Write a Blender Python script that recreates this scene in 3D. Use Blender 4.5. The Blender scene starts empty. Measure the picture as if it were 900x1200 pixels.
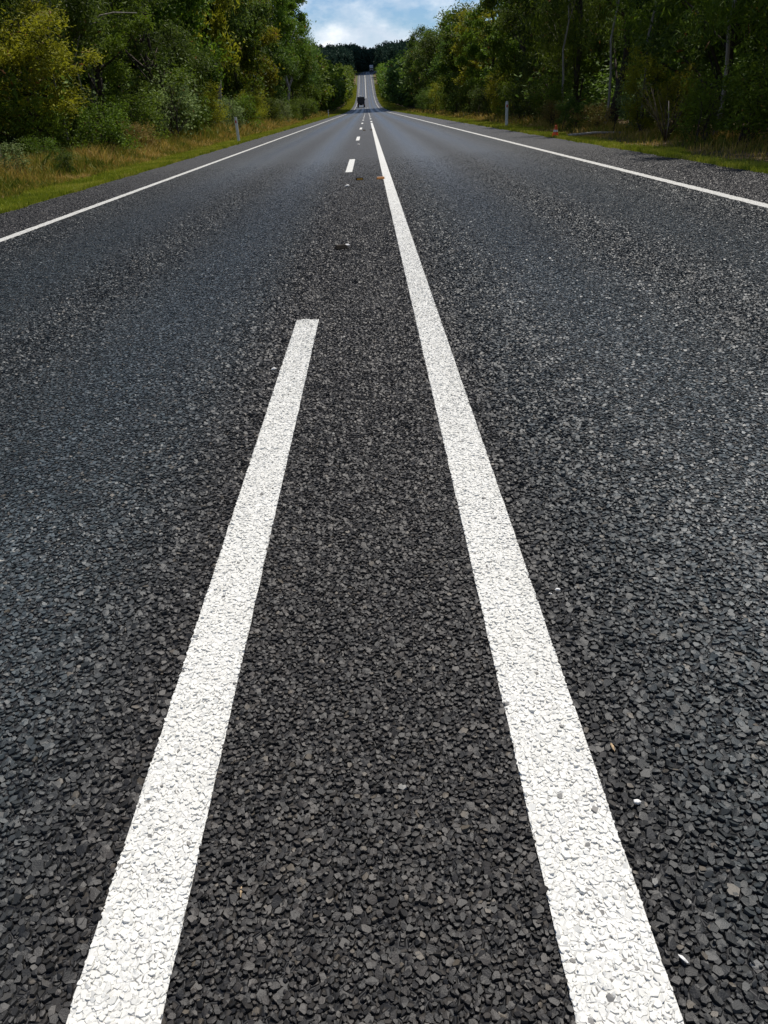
import bpy, math, random
import numpy as np
rng = np.random.default_rng(7); random.seed(7)
S = bpy.context.scene; COL = S.collection

# ------------------------------------------------------------------ camera
def cam_rot():
    t = math.radians(3.4)
    Y = np.array([-20, 475, -900.]); Y /= np.linalg.norm(Y)
    Xd = np.array([math.cos(t), math.sin(t), 0]); Z = np.cross(Xd, Y); Z /= np.linalg.norm(Z)
    return np.array([np.cross(Y, Z), Y, Z])
cd = bpy.data.cameras.new('camera'); cam = bpy.data.objects.new('camera', cd); COL.objects.link(cam)
from mathutils import Matrix
cam.matrix_world = Matrix.Translation((0, 0, 1.0)) @ Matrix([list(map(float, r)) for r in cam_rot()]).to_4x4()
cd.sensor_fit = 'VERTICAL'; cd.sensor_height = 36; cd.lens = 27.0
cd.clip_start = 0.05; cd.clip_end = 12000
S.camera = cam
# ------------------------------------------------------------------ light
SUN_EL, SUN_AZ = 66.0, 30.0            # azimuth clockwise from straight ahead (+Y)
el, az = math.radians(SUN_EL), math.radians(SUN_AZ)
sd = np.array([math.sin(az)*math.cos(el), math.cos(az)*math.cos(el), math.sin(el)])
from mathutils import Vector
sl = bpy.data.lights.new('sun', 'SUN'); sl.energy = 5.0; sl.angle = math.radians(0.53); sl.color = (1, .95, .87)
so = bpy.data.objects.new('sun', sl); COL.objects.link(so); so.location = (0, 0, 60)
so.rotation_euler = Vector(sd.tolist()).to_track_quat('Z', 'Y').to_euler()
W = bpy.data.worlds.new('World'); S.world = W; W.use_nodes = True
nt = W.node_tree; N = nt.nodes; L = nt.links
for n in list(N): N.remove(n)
sky = N.new('ShaderNodeTexSky'); sky.sky_type = 'NISHITA'; sky.sun_disc = False
sky.sun_elevation = el; sky.sun_rotation = az; sky.air_density = 1.0; sky.dust_density = .2; sky.ozone_density = 2.5
tc = N.new('ShaderNodeTexCoord')
mp = N.new('ShaderNodeMapping'); mp.inputs['Scale'].default_value = (1, 1, 1.9); mp.inputs['Location'].default_value = (.35, .1, .2)
cn = N.new('ShaderNodeTexNoise'); cn.inputs['Scale'].default_value = 7.5; cn.inputs['Detail'].default_value = 8; cn.inputs['Roughness'].default_value = .58
cr = N.new('ShaderNodeValToRGB'); cr.color_ramp.elements[0].position = .42; cr.color_ramp.elements[1].position = .60
cr.color_ramp.elements[0].color = (0, 0, 0, 1); cr.color_ramp.elements[1].color = (1, 1, 1, 1)
mx = N.new('ShaderNodeMixRGB'); mx.inputs[2].default_value = (11.5, 12.3, 13.6, 1)
bg = N.new('ShaderNodeBackground'); bg.inputs['Strength'].default_value = .072
ow = N.new('ShaderNodeOutputWorld')
L.new(tc.outputs['Generated'], mp.inputs['Vector']); L.new(mp.outputs[0], cn.inputs['Vector']); L.new(cn.outputs['Fac'], cr.inputs[0])
mm = N.new('ShaderNodeMath'); mm.operation = 'MULTIPLY'; mm.inputs[1].default_value = .9
L.new(cr.outputs[0], mm.inputs[0]); sz = N.new('ShaderNodeSeparateXYZ'); L.new(tc.outputs['Generated'], sz.inputs[0])
hz_ = N.new('ShaderNodeMapRange'); hz_.inputs['From Min'].default_value = .22; hz_.inputs['From Max'].default_value = .5; hz_.inputs['To Min'].default_value = 1; hz_.inputs['To Max'].default_value = .12; L.new(sz.outputs[2], hz_.inputs['Value'])
m3 = N.new('ShaderNodeMath'); m3.operation = 'MULTIPLY'; L.new(mm.outputs[0], m3.inputs[0]); L.new(hz_.outputs[0], m3.inputs[1])
c2 = N.new('ShaderNodeTexNoise'); c2.inputs['Scale'].default_value = 17; c2.inputs['Detail'].default_value = 6; L.new(mp.outputs[0], c2.inputs['Vector'])
cs_ = N.new('ShaderNodeValToRGB'); cs_.color_ramp.elements[0].position = .38; cs_.color_ramp.elements[1].position = .60; cs_.color_ramp.elements[0].color = (9.4, 10.4, 11.8, 1); cs_.color_ramp.elements[1].color = (15.0, 15.2, 15.4, 1)
L.new(c2.outputs['Fac'], cs_.inputs[0]); L.new(cs_.outputs[0], mx.inputs[2])
L.new(m3.outputs[0], mx.inputs[0]); tn = N.new('ShaderNodeMixRGB'); tn.blend_type = 'MULTIPLY'; tn.inputs[0].default_value = 1; tn.inputs[2].default_value = (.80, .98, 1.22, 1); L.new(sky.outputs[0], tn.inputs[1]); L.new(tn.outputs[0], mx.inputs[1])
L.new(mx.outputs[0], bg.inputs[0]); L.new(bg.outputs[0], ow.inputs[0])
S.view_settings.view_transform = 'Standard'; S.view_settings.look = 'None'
S.view_settings.exposure = 0.14; S.view_settings.gamma = 1.0; S.view_settings.use_curve_mapping = False
S.render.engine = 'CYCLES'
try:
    S.cycles.max_bounces = 6; S.cycles.diffuse_bounces = 3; S.cycles.transparent_max_bounces = 8
except Exception: pass

# ------------------------------------------------------------------ helpers
def link(o, parent=None):
    COL.objects.link(o)
    if parent is not None: o.parent = parent
    return o
def tag(o, label=None, cat=None, group=None, kind=None):
    if label: o['label'] = label
    if cat: o['category'] = cat
    if group: o['group'] = group
    if kind: o['kind'] = kind
    return o
def empty(name, loc, rz=0.0):
    o = bpy.data.objects.new(name, None); o.location = loc; o.rotation_euler = (0, 0, rz); o.empty_display_size = .2
    return link(o)
def mesh_np(name, V, groups, mats=(), smooth=False):
    """groups: list of (faces array (n,k), material index)"""
    me = bpy.data.meshes.new(name)
    V = np.ascontiguousarray(V, dtype=np.float32)
    loops = np.concatenate([f.reshape(-1) for f, _ in groups]).astype(np.int32)
    tot = np.concatenate([np.full(len(f), f.shape[1], np.int32) for f, _ in groups])
    mi = np.concatenate([np.full(len(f), m, np.int32) for f, m in groups])
    st = np.concatenate([[0], np.cumsum(tot)[:-1]]).astype(np.int32)
    me.vertices.add(len(V)); me.vertices.foreach_set('co', V.ravel())
    me.loops.add(len(loops)); me.loops.foreach_set('vertex_index', loops)
    me.polygons.add(len(tot)); me.polygons.foreach_set('loop_start', st); me.polygons.foreach_set('loop_total', tot)
    me.polygons.foreach_set('material_index', mi)
    me.polygons.foreach_set('use_smooth', np.full(len(tot), smooth))
    for m in mats: me.materials.append(m)
    me.update(calc_edges=True)
    return me
def obj(name, me, parent=None, loc=None):
    o = bpy.data.objects.new(name, me)
    if loc is not None: o.location = loc
    return link(o, parent)

class MB:
    def __init__(s): s.v = []; s.f = []; s.m = []
    def add(s, V, F, m=0):
        b = len(s.v); s.v += [tuple(map(float, p)) for p in V]; s.f += [tuple(int(i)+b for i in f) for f in F]; s.m += [m]*len(F)
    def box(s, c, d, m=0, taper=(1, 1), bev=0.0):
        x, y, z = c; a, b, h = d[0]/2, d[1]/2, d[2]/2
        if bev <= 0:
            V = [(x+sx*a*(taper[0] if sz > 0 else 1), y+sy*b*(taper[1] if sz > 0 else 1), z+sz*h) for sz in (-1, 1) for sx, sy in ((-1, -1), (1, -1), (1, 1), (-1, 1))]
            s.add(V, [(3, 2, 1, 0), (4, 5, 6, 7), (0, 1, 5, 4), (1, 2, 6, 5), (2, 3, 7, 6), (3, 0, 4, 7)], m); return
        rings = []
        for zz, ins in ((-h, bev), (-h+bev, 0), (h-bev, 0), (h, bev)):
            tz = (zz+h)/(2*h); tx = 1+(taper[0]-1)*tz; ty = 1+(taper[1]-1)*tz
            A, B = a*tx-ins, b*ty-ins; e = bev*.7
            rings.append([(x+px, y+py, z+zz) for px, py in ((-A+e, -B), (A-e, -B), (A, -B+e), (A, B-e), (A-e, B), (-A+e, B), (-A, B-e), (-A, -B+e))])
        V = sum(rings, []); F = [tuple(range(7, -1, -1)), tuple(range(24, 32))]
        for r in range(3):
            for k in range(8): F.append((r*8+k, r*8+(k+1) % 8, (r+1)*8+(k+1) % 8, (r+1)*8+k))
        s.add(V, F, m)
    def tube(s, P, Rr, n=7, m=0, cap=True):
        P = [np.array(p, float) for p in P]; rings = []
        for i, p in enumerate(P):
            t = P[min(i+1, len(P)-1)]-P[max(i-1, 0)]; t /= (np.linalg.norm(t)+1e-9)
            u = np.cross(t, (0.13, .99, .05)); 
            if np.linalg.norm(u) < .1: u = np.cross(t, (1, 0, 0))
            u /= np.linalg.norm(u); w = np.cross(t, u)
            rings += [p+Rr[i]*(math.cos(2*math.pi*k/n)*u+math.sin(2*math.pi*k/n)*w) for k in range(n)]
        F = []
        for i in range(len(P)-1):
            for k in range(n): F.append((i*n+k, i*n+(k+1) % n, (i+1)*n+(k+1) % n, (i+1)*n+k))
        if cap: F += [tuple(range(n-1, -1, -1)), tuple((len(P)-1)*n+k for k in range(n))]
        s.add(rings, F, m)
    def build(s, name, mats, parent=None, loc=None, smooth=False):
        me = bpy.data.meshes.new(name); me.from_pydata(s.v, [], s.f)
        for m in (mats if isinstance(mats, (list, tuple)) else [mats]): me.materials.append(m)
        me.polygons.foreach_set('material_index', s.m); me.polygons.foreach_set('use_smooth', [smooth]*len(s.f)); me.update()
        return obj(name, me, parent, loc)

# ------------------------------------------------------------------ node helpers
class NT:
    def __init__(s, name):
        s.mat = bpy.data.materials.new(name); s.mat.use_nodes = True; s.t = s.mat.node_tree
        for n in list(s.t.nodes): s.t.nodes.remove(n)
        s.out = s.n('ShaderNodeOutputMaterial')
    def n(s, typ, **kw):
        x = s.t.nodes.new(typ)
        for k, v in kw.items():
            if hasattr(x, k): setattr(x, k, v)
            else: x.inputs[k].default_value = v
        return x
    def l(s, a, b): s.t.links.new(a, b)
    def val(s, a, b):
        if hasattr(a, 'is_output') or isinstance(a, bpy.types.NodeSocket): s.l(a, b)
        else: b.default_value = a
    def math(s, op, a, b=0.0, c=None, clamp=False):
        x = s.n('ShaderNodeMath', operation=op, use_clamp=clamp); s.val(a, x.inputs[0]); s.val(b, x.inputs[1])
        if c is not None: s.val(c, x.inputs[2])
        return x.outputs[0]
    def mix(s, f, a, b, mode='MIX'):
        x = s.n('ShaderNodeMixRGB', blend_type=mode); s.val(f, x.inputs[0]); s.val(a if not isinstance(a, tuple) else (*a, 1), x.inputs[1]); s.val(b if not isinstance(b, tuple) else (*b, 1), x.inputs[2])
        return x.outputs[0]
    def ramp(s, f, els):
        x = s.n('ShaderNodeValToRGB'); r = x.color_ramp
        while len(r.elements) < len(els): r.elements.new(.5)
        for e, (p, c) in zip(r.elements, els): e.position = p; e.color = (*c, 1) if isinstance(c, tuple) else (c, c, c, 1)
        s.l(f, x.inputs[0]); return x.outputs[0]
    def sm(s, v, a, b, to0=0., to1=1.):
        x = s.n('ShaderNodeMapRange', interpolation_type='SMOOTHSTEP'); s.l(v, x.inputs['Value'])
        x.inputs['From Min'].default_value = a; x.inputs['From Max'].default_value = b
        x.inputs['To Min'].default_value = to0; x.inputs['To Max'].default_value = to1
        return x.outputs['Result']
    def noise(s, vec, sc, det=3, rough=.5):
        x = s.n('ShaderNodeTexNoise'); x.inputs['Scale'].default_value = sc; x.inputs['Detail'].default_value = det; x.inputs['Roughness'].default_value = rough
        s.l(vec, x.inputs['Vector']); return x.outputs['Fac']
    def vor(s, vec, sc, feat='F1'):
        x = s.n('ShaderNodeTexVoronoi', feature=feat); x.inputs['Scale'].default_value = sc; s.l(vec, x.inputs['Vector']); return x
    def bsdf(s, col, rough=.6, spec=.5, metal=0., normal=None):
        b = s.n('ShaderNodeBsdfPrincipled'); s.val(col if not isinstance(col, tuple) else (*col, 1), b.inputs['Base Color'])
        s.val(rough, b.inputs['Roughness']); s.val(spec, b.inputs['Specular IOR Level']); b.inputs['Metallic'].default_value = metal
        if normal is not None: s.l(normal, b.inputs['Normal'])
        return b
    def done(s, b): s.l(b.outputs[0] if hasattr(b, 'outputs') else b, s.out.inputs['Surface']); return s.mat

def lane_zones(T, X):
    """1 on the travelled lanes, 0 on the dark strip between the centre lines; plus polished wheel paths"""
    lane = T.math('ADD', T.sm(X, .26, .55), T.sm(X, -.42, -.75))
    sh = T.math('ADD', T.sm(X, 3.55, 3.75), T.sm(X, -3.68, -3.9))
    return lane, sh
def asphalt_color(T, P, X, stone, per):
    lane, sh = lane_zones(T, X)
    # wheel paths on each side worn paler
    def band(c, w):
        d = T.math('ABSOLUTE', T.math('SUBTRACT', X, c)); return T.sm(d, 0, w, 1, 0)
    wp = T.math('ADD', T.math('ADD', band(1.15, .68), band(2.55, .8)), T.math('ADD', band(-1.15, .62), band(-2.6, .8)))
    wp = T.math('MINIMUM', wp, 1.0)
    mp = T.n('ShaderNodeMapping'); mp.inputs['Scale'].default_value = (1, .12, 1); T.l(P, mp.inputs['Vector'])
    big = T.noise(mp.outputs[0], 2.2, 4, .6)
    c_centre = T.mix(per, (.008, .0072, .0062), (.048, .041, .034))
    c_lane = T.mix(per, (.007, .0095, .0098), (.037, .046, .048))
    c_sh = T.mix(per, (.013, .0112, .0108), (.060, .052, .049))
    c = T.mix(lane, c_centre, c_lane); c = T.mix(sh, c, c_sh)
    k = T.math('ADD', .76, T.math('MULTIPLY', T.math('MULTIPLY', wp, T.math('SUBTRACT', 1.0, sh)), .72))
    k = T.math('MULTIPLY', k, T.math('ADD', .72, T.math('MULTIPLY', big, .56)))
    cc = T.n('ShaderNodeCombineColor'); T.l(k, cc.inputs[0]); T.l(k, cc.inputs[1]); T.l(T.math('MULTIPLY', k, T.math('ADD', 1.0, T.math('MULTIPLY', wp, .03))), cc.inputs[2])
    return T.mix(1.0, c, cc.outputs[0], 'MULTIPLY'), wp, sh

def mat_road():
    T = NT('asphalt'); g = T.n('ShaderNodeNewGeometry'); P = g.outputs['Position']
    sx = T.n('ShaderNodeSeparateXYZ'); T.l(P, sx.inputs[0]); X = sx.outputs[0]; Yc = sx.outputs[1]
    v = T.vor(P, 88); ve = T.vor(P, 88, 'DISTANCE_TO_EDGE'); v2 = T.vor(P, 40)
    sc = T.n('ShaderNodeSeparateColor'); T.l(v.outputs['Color'], sc.inputs[0])
    per = T.math('POWER', sc.outputs[0], 1.4)
    col, wp, sh = asphalt_color(T, P, X, None, per)
    gap = T.sm(ve.outputs['Distance'], .03, .24)
    s2 = T.n('ShaderNodeSeparateColor'); T.l(v2.outputs['Color'], s2.inputs[0])
    v3 = T.vor(P, 26); s3 = T.n('ShaderNodeSeparateColor'); T.l(v3.outputs['Color'], s3.inputs[0])
    cl = T.math('MULTIPLY', T.math('ADD', .55, T.math('MULTIPLY', s2.outputs[1], .9)), T.math('ADD', .62, T.math('MULTIPLY', s3.outputs[0], .76)))
    c3 = T.n('ShaderNodeCombineColor'); [T.l(cl, c3.inputs[i]) for i in range(3)]
    col = T.mix(1.0, col, c3.outputs[0], 'MULTIPLY')
    col = T.mix(gap, (.006, .006, .007), col)  # gap colour: dark bitumen, with the shade between stones painted in
    # tilted facet per stone
    sub = T.n('ShaderNodeVectorMath', operation='SUBTRACT'); T.l(P, sub.inputs[0]); T.l(v.outputs['Position'], sub.inputs[1])
    cs = T.n('ShaderNodeVectorMath', operation='SUBTRACT'); T.l(v.outputs['Color'], cs.inputs[0]); cs.inputs[1].default_value = (.5, .5, .5)
    dt = T.n('ShaderNodeVectorMath', operation='DOT_PRODUCT'); T.l(sub.outputs[0], dt.inputs[0]); T.l(cs.outputs[0], dt.inputs[1])
    hgt = T.math('ADD', T.math('MULTIPLY', T.math('MINIMUM', gap, 1.0), .0035), T.math('MULTIPLY', dt.outputs['Value'], .9))
    hgt = T.math('ADD', hgt, T.math('MULTIPLY', sc.outputs[1], .0028))
    rough = T.math('SUBTRACT', .60, T.math('MULTIPLY', wp, .20)); hgt = T.math('MULTIPLY', hgt, T.math('SUBTRACT', 1.0, T.math('MULTIPLY', wp, .55)))
    bp = T.n('ShaderNodeBump'); bp.inputs['Strength'].default_value = 1.0; bp.inputs['Distance'].default_value = 1.0; T.l(hgt, bp.inputs['Height'])
    return T.done(T.bsdf(col, rough, .5, normal=bp.outputs[0]))
def mat_chip():
    T = NT('stone_chip'); g = T.n('ShaderNodeNewGeometry'); P = g.outputs['Position']
    sx = T.n('ShaderNodeSeparateXYZ'); T.l(P, sx.inputs[0])
    r = g.outputs['Random Per Island']; per = T.math('POWER', r, 1.5)
    col, wp, sh = asphalt_color(T, P, sx.outputs[0], None, per)
    w = T.n('ShaderNodeTexWhiteNoise', noise_dimensions='1D'); T.l(T.math('MULTIPLY', r, 917.3), w.inputs['W'])
    tan = T.math('GREATER_THAN', w.outputs['Value'], .975)
    col = T.mix(T.math('MULTIPLY', tan, .6), col, (.095, .078, .056))
    pale = T.math('GREATER_THAN', w.outputs['Value'], .9993); col = T.mix(pale, col, (.15, .145, .13))
    col = T.mix(1.0, col, (1.15, 1.16, 1.18), 'MULTIPLY'); col = T.mix(T.sm(sx.outputs[2], .0006, .0032), (.005, .005, .0055), col)   # lower stone sides near-black: bitumen coat plus crevice shade put into the colour
    fine = T.noise(P, 900, 3, .6); col = T.mix(.35, col, T.mix(1.0, col, T.ramp(fine, [(.3, (.25, .25, .25)), (.75, (2.4, 2.4, 2.4))]), 'MULTIPLY'))
    bp = T.n('ShaderNodeBump'); bp.inputs['Strength'].default_value = .5; bp.inputs['Distance'].default_value = .0012; T.l(T.noise(P, 420, 4, .6), bp.inputs['Height'])
    return T.done(T.bsdf(col, T.math('SUBTRACT', .56, T.math('MULTIPLY', wp, .14)), .5, normal=bp.outputs[0]))
def mat_paint(k=1.0, pl=.5):
    T = NT('road_paint'); g = T.n('ShaderNodeNewGeometry'); P = g.outputs['Position']
    ve = T.vor(P, 92, 'DISTANCE_TO_EDGE'); v = T.vor(P, 92); sc = T.n('ShaderNodeSeparateColor'); T.l(v.outputs['Color'], sc.inputs[0])
    nz = T.noise(P, 60, 4, .7); nb = T.noise(P, 5, 4, .6)
    pit = T.math('MULTIPLY', T.sm(ve.outputs['Distance'], .02, .09, 1, 0), T.sm(nz, pl, pl+.12))
    pit2 = T.sm(T.noise(P, 150, 2, .5), .70, .76)
    pit = T.math('MAXIMUM', pit, pit2)
    base = T.mix(nb, (.53*k, .52*k, .475*k), (.67*k, .665*k, .63*k)); base = T.mix(T.sm(sc.outputs[2], .0, 1.0, 0, .25), base, (.62, .60, .55))
    if k < 1:
        pit = T.math('MAXIMUM', pit, T.sm(T.noise(P, 20, 4, .75), .56, .64))
    col = T.mix(T.math('MULTIPLY', pit, .85), base, (.06, .055, .05))
    sub = T.n('ShaderNodeVectorMath', operation='SUBTRACT'); T.l(P, sub.inputs[0]); T.l(v.outputs['Position'], sub.inputs[1])
    cs = T.n('ShaderNodeVectorMath', operation='SUBTRACT'); T.l(v.outputs['Color'], cs.inputs[0]); cs.inputs[1].default_value = (.5, .5, .5)
    dt = T.n('ShaderNodeVectorMath', operation='DOT_PRODUCT'); T.l(sub.outputs[0], dt.inputs[0]); T.l(cs.outputs[0], dt.inputs[1])
    h = T.math('ADD', T.math('MULTIPLY', T.sm(ve.outputs['Distance'], 0, .15), .0015), T.math('MULTIPLY', dt.outputs['Value'], .6))
    bp = T.n('ShaderNodeBump'); bp.inputs['Strength'].default_value = .8; bp.inputs['Distance'].default_value = 1.0; T.l(h, bp.inputs['Height'])
    return T.done(T.bsdf(col, .6, .4, normal=bp.outputs[0]))
def mat_paintchip():
    T = NT('painted_stone'); g = T.n('ShaderNodeNewGeometry'); P = g.outputs['Position']
    r = g.outputs['Random Per Island']; nb = T.noise(P, 5, 4, .6)
    base = T.mix(nb, (.53, .52, .475), (.68, .675, .64)); base = T.mix(T.math('MULTIPLY', r, .22), base, (.60, .57, .50))
    wear = T.math('GREATER_THAN', r, .985); base = T.mix(T.math('MULTIPLY', wear, .8), base, (.09, .085, .08))
    sp = T.sm(T.noise(P, 330, 3, .6), .60, .68); base = T.mix(T.math('MULTIPLY', sp, .5), base, (.2, .18, .15))
    return T.done(T.bsdf(base, .6, .4))
def mat_leaf(name, dark, lite, trans=.3, dead=.006):
    T = NT(name); g = T.n('ShaderNodeNewGeometry'); P = g.outputs['Position']; r = g.outputs['Random Per Island']
    oi = T.n('ShaderNodeObjectInfo')
    c = T.mix(r, dark, lite)
    nz = T.sm(T.noise(P, .9, 3, .6), .35, .68); c = T.mix(T.math('MULTIPLY', nz, .55), c, tuple(x*1.45 for x in lite))
    hs = T.n('ShaderNodeHueSaturation'); T.l(c, hs.inputs['Color'])
    T.l(T.math('ADD', .49, T.math('MULTIPLY', oi.outputs['Random'], .03)), hs.inputs['Hue'])
    T.l(T.math('ADD', .75, T.math('MULTIPLY', oi.outputs['Random'], .5)), hs.inputs['Value'])
    w = T.n('ShaderNodeTexWhiteNoise', noise_dimensions='1D'); T.l(T.math('MULTIPLY', r, 713.7), w.inputs['W'])
    c = T.mix(T.math('GREATER_THAN', w.outputs['Value'], 1-dead), hs.outputs[0], (.22, .10, .03))
    b = T.bsdf(c, .6, .07 if name == 'far_leaf' else .2); tr = T.n('ShaderNodeBsdfTranslucent'); T.l(c, tr.inputs[0])
    m = T.n('ShaderNodeMixShader'); m.inputs[0].default_value = trans; T.l(b.outputs[0], m.inputs[1]); T.l(tr.outputs[0], m.inputs[2])
    return T.done(m)
def mat_bark(name, a, b):
    T = NT(name); tcn = T.n('ShaderNodeTexCoord'); mp = T.n('ShaderNodeMapping'); mp.inputs['Scale'].default_value = (6, 6, 1.2); T.l(tcn.outputs['Object'], mp.inputs[0])
    n = T.noise(mp.outputs[0], 3, 5, .65); c = T.ramp(n, [(.3, a), (.7, b)])
    bp = T.n('ShaderNodeBump'); bp.inputs['Strength'].default_value = .6; bp.inputs['Distance'].default_value = .03; T.l(n, bp.inputs['Height'])
    return T.done(T.bsdf(c, .85, .2, normal=bp.outputs[0]))
def mat_blade(name, cols, patch=.35):
    T = NT(name); g = T.n('ShaderNodeNewGeometry'); P = g.outputs['Position']; r = g.outputs['Random Per Island']
    f = T.math('ADD', T.math('MULTIPLY', r, .45), T.math('MULTIPLY', T.sm(T.noise(P, patch, 4, .65), .3, .7), .6), clamp=True)
    c = T.ramp(f, [(i/(len(cols)-1), c) for i, c in enumerate(cols)])
    b = T.bsdf(c, .6, .25); tr = T.n('ShaderNodeBsdfTranslucent'); T.l(c, tr.inputs[0])
    m = T.n('ShaderNodeMixShader'); m.inputs[0].default_value = .3; T.l(b.outputs[0], m.inputs[1]); T.l(tr.outputs[0], m.inputs[2])
    return T.done(m)
def mat_ground():
    T = NT('verge_soil'); g = T.n('ShaderNodeNewGeometry'); P = g.outputs['Position']
    a = T.noise(P, .6, 6, .65); b = T.noise(P, 14, 5, .7)
    c = T.ramp(a, [(.3, (.055, .035, .018)), (.5, (.10, .065, .03)), (.7, (.07, .065, .02))])
    c = T.mix(T.sm(b, .4, .7), c, (.16, .11, .06))
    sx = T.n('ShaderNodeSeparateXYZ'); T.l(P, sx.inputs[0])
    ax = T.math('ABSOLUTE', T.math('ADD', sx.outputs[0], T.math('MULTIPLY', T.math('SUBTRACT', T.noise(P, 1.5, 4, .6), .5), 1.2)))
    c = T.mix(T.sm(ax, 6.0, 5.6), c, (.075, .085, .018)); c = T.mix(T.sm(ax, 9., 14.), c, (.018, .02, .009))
    bp = T.n('ShaderNodeBump'); bp.inputs['Strength'].default_value = .7; bp.inputs['Distance'].default_value = .04; T.l(b, bp.inputs['Height'])
    return T.done(T.bsdf(c, .9, .15, normal=bp.outputs[0]))
def mat_simple(name, c, rough=.5, spec=.5, metal=0., dirt=.12, scale=9):
    T = NT(name); tcn = T.n('ShaderNodeTexCoord'); n = T.noise(tcn.outputs['Object'], scale, 5, .65)
    cc = T.mix(T.sm(n, .42, .75, 0, 1), c, tuple(max(0., x*(1-2.2*dirt)) for x in c))
    return T.done(T.bsdf(cc, rough, spec, metal))

M = dict(road=mat_road(), chip=mat_chip(), paint=mat_paint(), wornpaint=mat_paint(.92, .40), pchip=mat_paintchip(), ground=mat_ground(),
    white=mat_simple('white_plastic', (.72, .72, .70), .45), wpaint=mat_simple('white_vehicle_paint', (.8, .8, .8), .3), dark=mat_simple('dark_vehicle_paint', (.012, .013, .02), .3, .5),
    rubber=mat_simple('tyre_rubber', (.02, .02, .02), .85), glass=mat_simple('dark_glass', (.02, .025, .03), .08, .8), red=mat_simple('red_reflector', (.55, .02, .01), .25),
    silver=mat_simple('metal', (.45, .46, .47), .4, .5, .8), redor=mat_simple('red_orange_plastic', (.42, .15, .012), .4, dirt=.2, scale=60), orange=mat_simple('orange_plastic', (.85, .13, .03), .5, dirt=.2), amber=mat_simple('amber_plastic', (.42, .17, .015), .35, dirt=.3, scale=60),
    amberdark=mat_simple('dull_brown_plastic', (.17, .10, .014), .9, .1, dirt=.3, scale=60), blackp=mat_simple('black_plastic', (.006, .006, .005), .95, .08), canvas=mat_simple('pale_tarpaulin', (.6, .58, .55), .7),
    quartz=mat_simple('pale_stone', (.72, .70, .66), .6, dirt=.25, scale=150), tan=mat_simple('tan_wood', (.42, .30, .17), .8, dirt=.3, scale=120), scrap=mat_simple('grey_brown_plastic', (.026, .021, .015), .9, .15, dirt=.35, scale=70), lamp=mat_simple('clear_lamp', (.7, .7, .7), .15),
    bark_d=mat_bark('dark_bark', (.025, .018, .013), (.09, .07, .055)), bark_p=mat_bark('pale_bark', (.14, .12, .10), (.42, .38, .33)), bark_g=mat_bark('grey_dead_wood', (.16, .14, .12), (.45, .41, .36)))
M['l_yellow'] = mat_leaf('yellow_green_leaf', (.085, .095, .006), (.30, .29, .018), .4, .012)
M['l_green'] = mat_leaf('green_leaf', (.022, .045, .004), (.14, .19, .014), .38)
M['l_dark'] = mat_leaf('dark_leaf', (.014, .034, .005), (.115, .165, .022), .38)
M['l_pale'] = mat_leaf('pale_leaf', (.05, .085, .015), (.24, .30, .10), .3)
M['l_brown'] = mat_leaf('brown_leaf', (.08, .06, .012), (.24, .17, .04), .25, .1)
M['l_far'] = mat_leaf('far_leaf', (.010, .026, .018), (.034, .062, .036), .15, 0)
M['grass'] = mat_blade('verge_grass', [(.07, .10, .008), (.21, .26, .016), (.36, .37, .035), (.50, .42, .10)], .8)
M['dry'] = mat_blade('dry_grass', [(.05, .09, .006), (.10, .14, .010), (.26, .23, .03), (.50, .33, .08), (.68, .50, .20)], .7)

# ------------------------------------------------------------------ terrain
_py = np.array([-400, 190, 250, 291, 350, 436, 515, 570, 600, 620, 640, 680, 1000, 6000.])
_pz = np.array([0, 0, .35, .95, 2.3, 6.0, 13.4, 19.0, 21.8, 23.0, 23.2, 22.0, 20, 20.])
_yy = np.arange(-400, 6000, 4.); _zz = np.interp(_yy, _py, _pz); _k = np.hanning(17); _k /= _k.sum()
_zs = np.convolve(np.pad(_zz, 8, mode='edge'), _k, 'valid'); _zs[_yy < 150] = 0
def zr(y): return np.interp(y, _yy, _zs)
def xr(y): return np.where(np.asarray(y) > 565, .0022*(np.asarray(y, float)-565)**2, 0.0)
def zg(x, y):
    a = np.abs(np.asarray(x, float)-xr(y))
    side = np.clip((a-4.9)/.5, 0, 1)*-.03 + np.clip((a-7)/30, 0, 1)*(.9)*np.clip((np.asarray(y, float)-60)/200, 0, 1)
    return zr(y)+side
def strip(ys, x0, x1, dz, nx=1):
    ys = np.asarray(ys, float); t = np.linspace(0, 1, nx+1)
    X = (x0+(x1-x0)*t)[None, :]+xr(ys)[:, None]; Y = np.repeat(ys[:, None], nx+1, 1); Z = np.repeat((zr(ys)+dz)[:, None], nx+1, 1)
    V = np.stack([X, Y, Z], -1).reshape(-1, 3); n = nx+1
    i = np.arange(len(ys)-1)[:, None]*n+np.arange(nx)[None, :]; i = i.ravel()
    return V, np.stack([i, i+1, i+n+1, i+n], 1)
ysr = np.concatenate([np.arange(-60, 150, 10.), np.arange(150, 720, 5.)])
V, F = strip(ysr, -4.93, 4.95, 0, 8)
tag(obj('road', mesh_np('road', V, [(F, 0)], [M['road']], True)), 'dark chip seal bitumen road running straight up the far hill', kind='structure')
gy = np.concatenate([np.arange(-200, 20, 20.), np.arange(20, 720, 10.), np.arange(720, 1400, 40.), [1600, 2000, 3000, 5000]])
gx = np.concatenate([[-4000, -1500, -600, -300, -150, -80, -50, -35, -25, -18, -13, -10, -8, -6.5, -5.6, -4.9], [4.9, 5.6, 6.5, 8, 10, 13, 18, 25, 35, 50, 80, 150, 300, 600, 1500, 4000]])
GX, GY = np.meshgrid(gx, gy); GXr = GX+xr(GY)*(GY < 720)+xr(np.full_like(GY, 720))*(GY >= 720)*1.0
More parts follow.
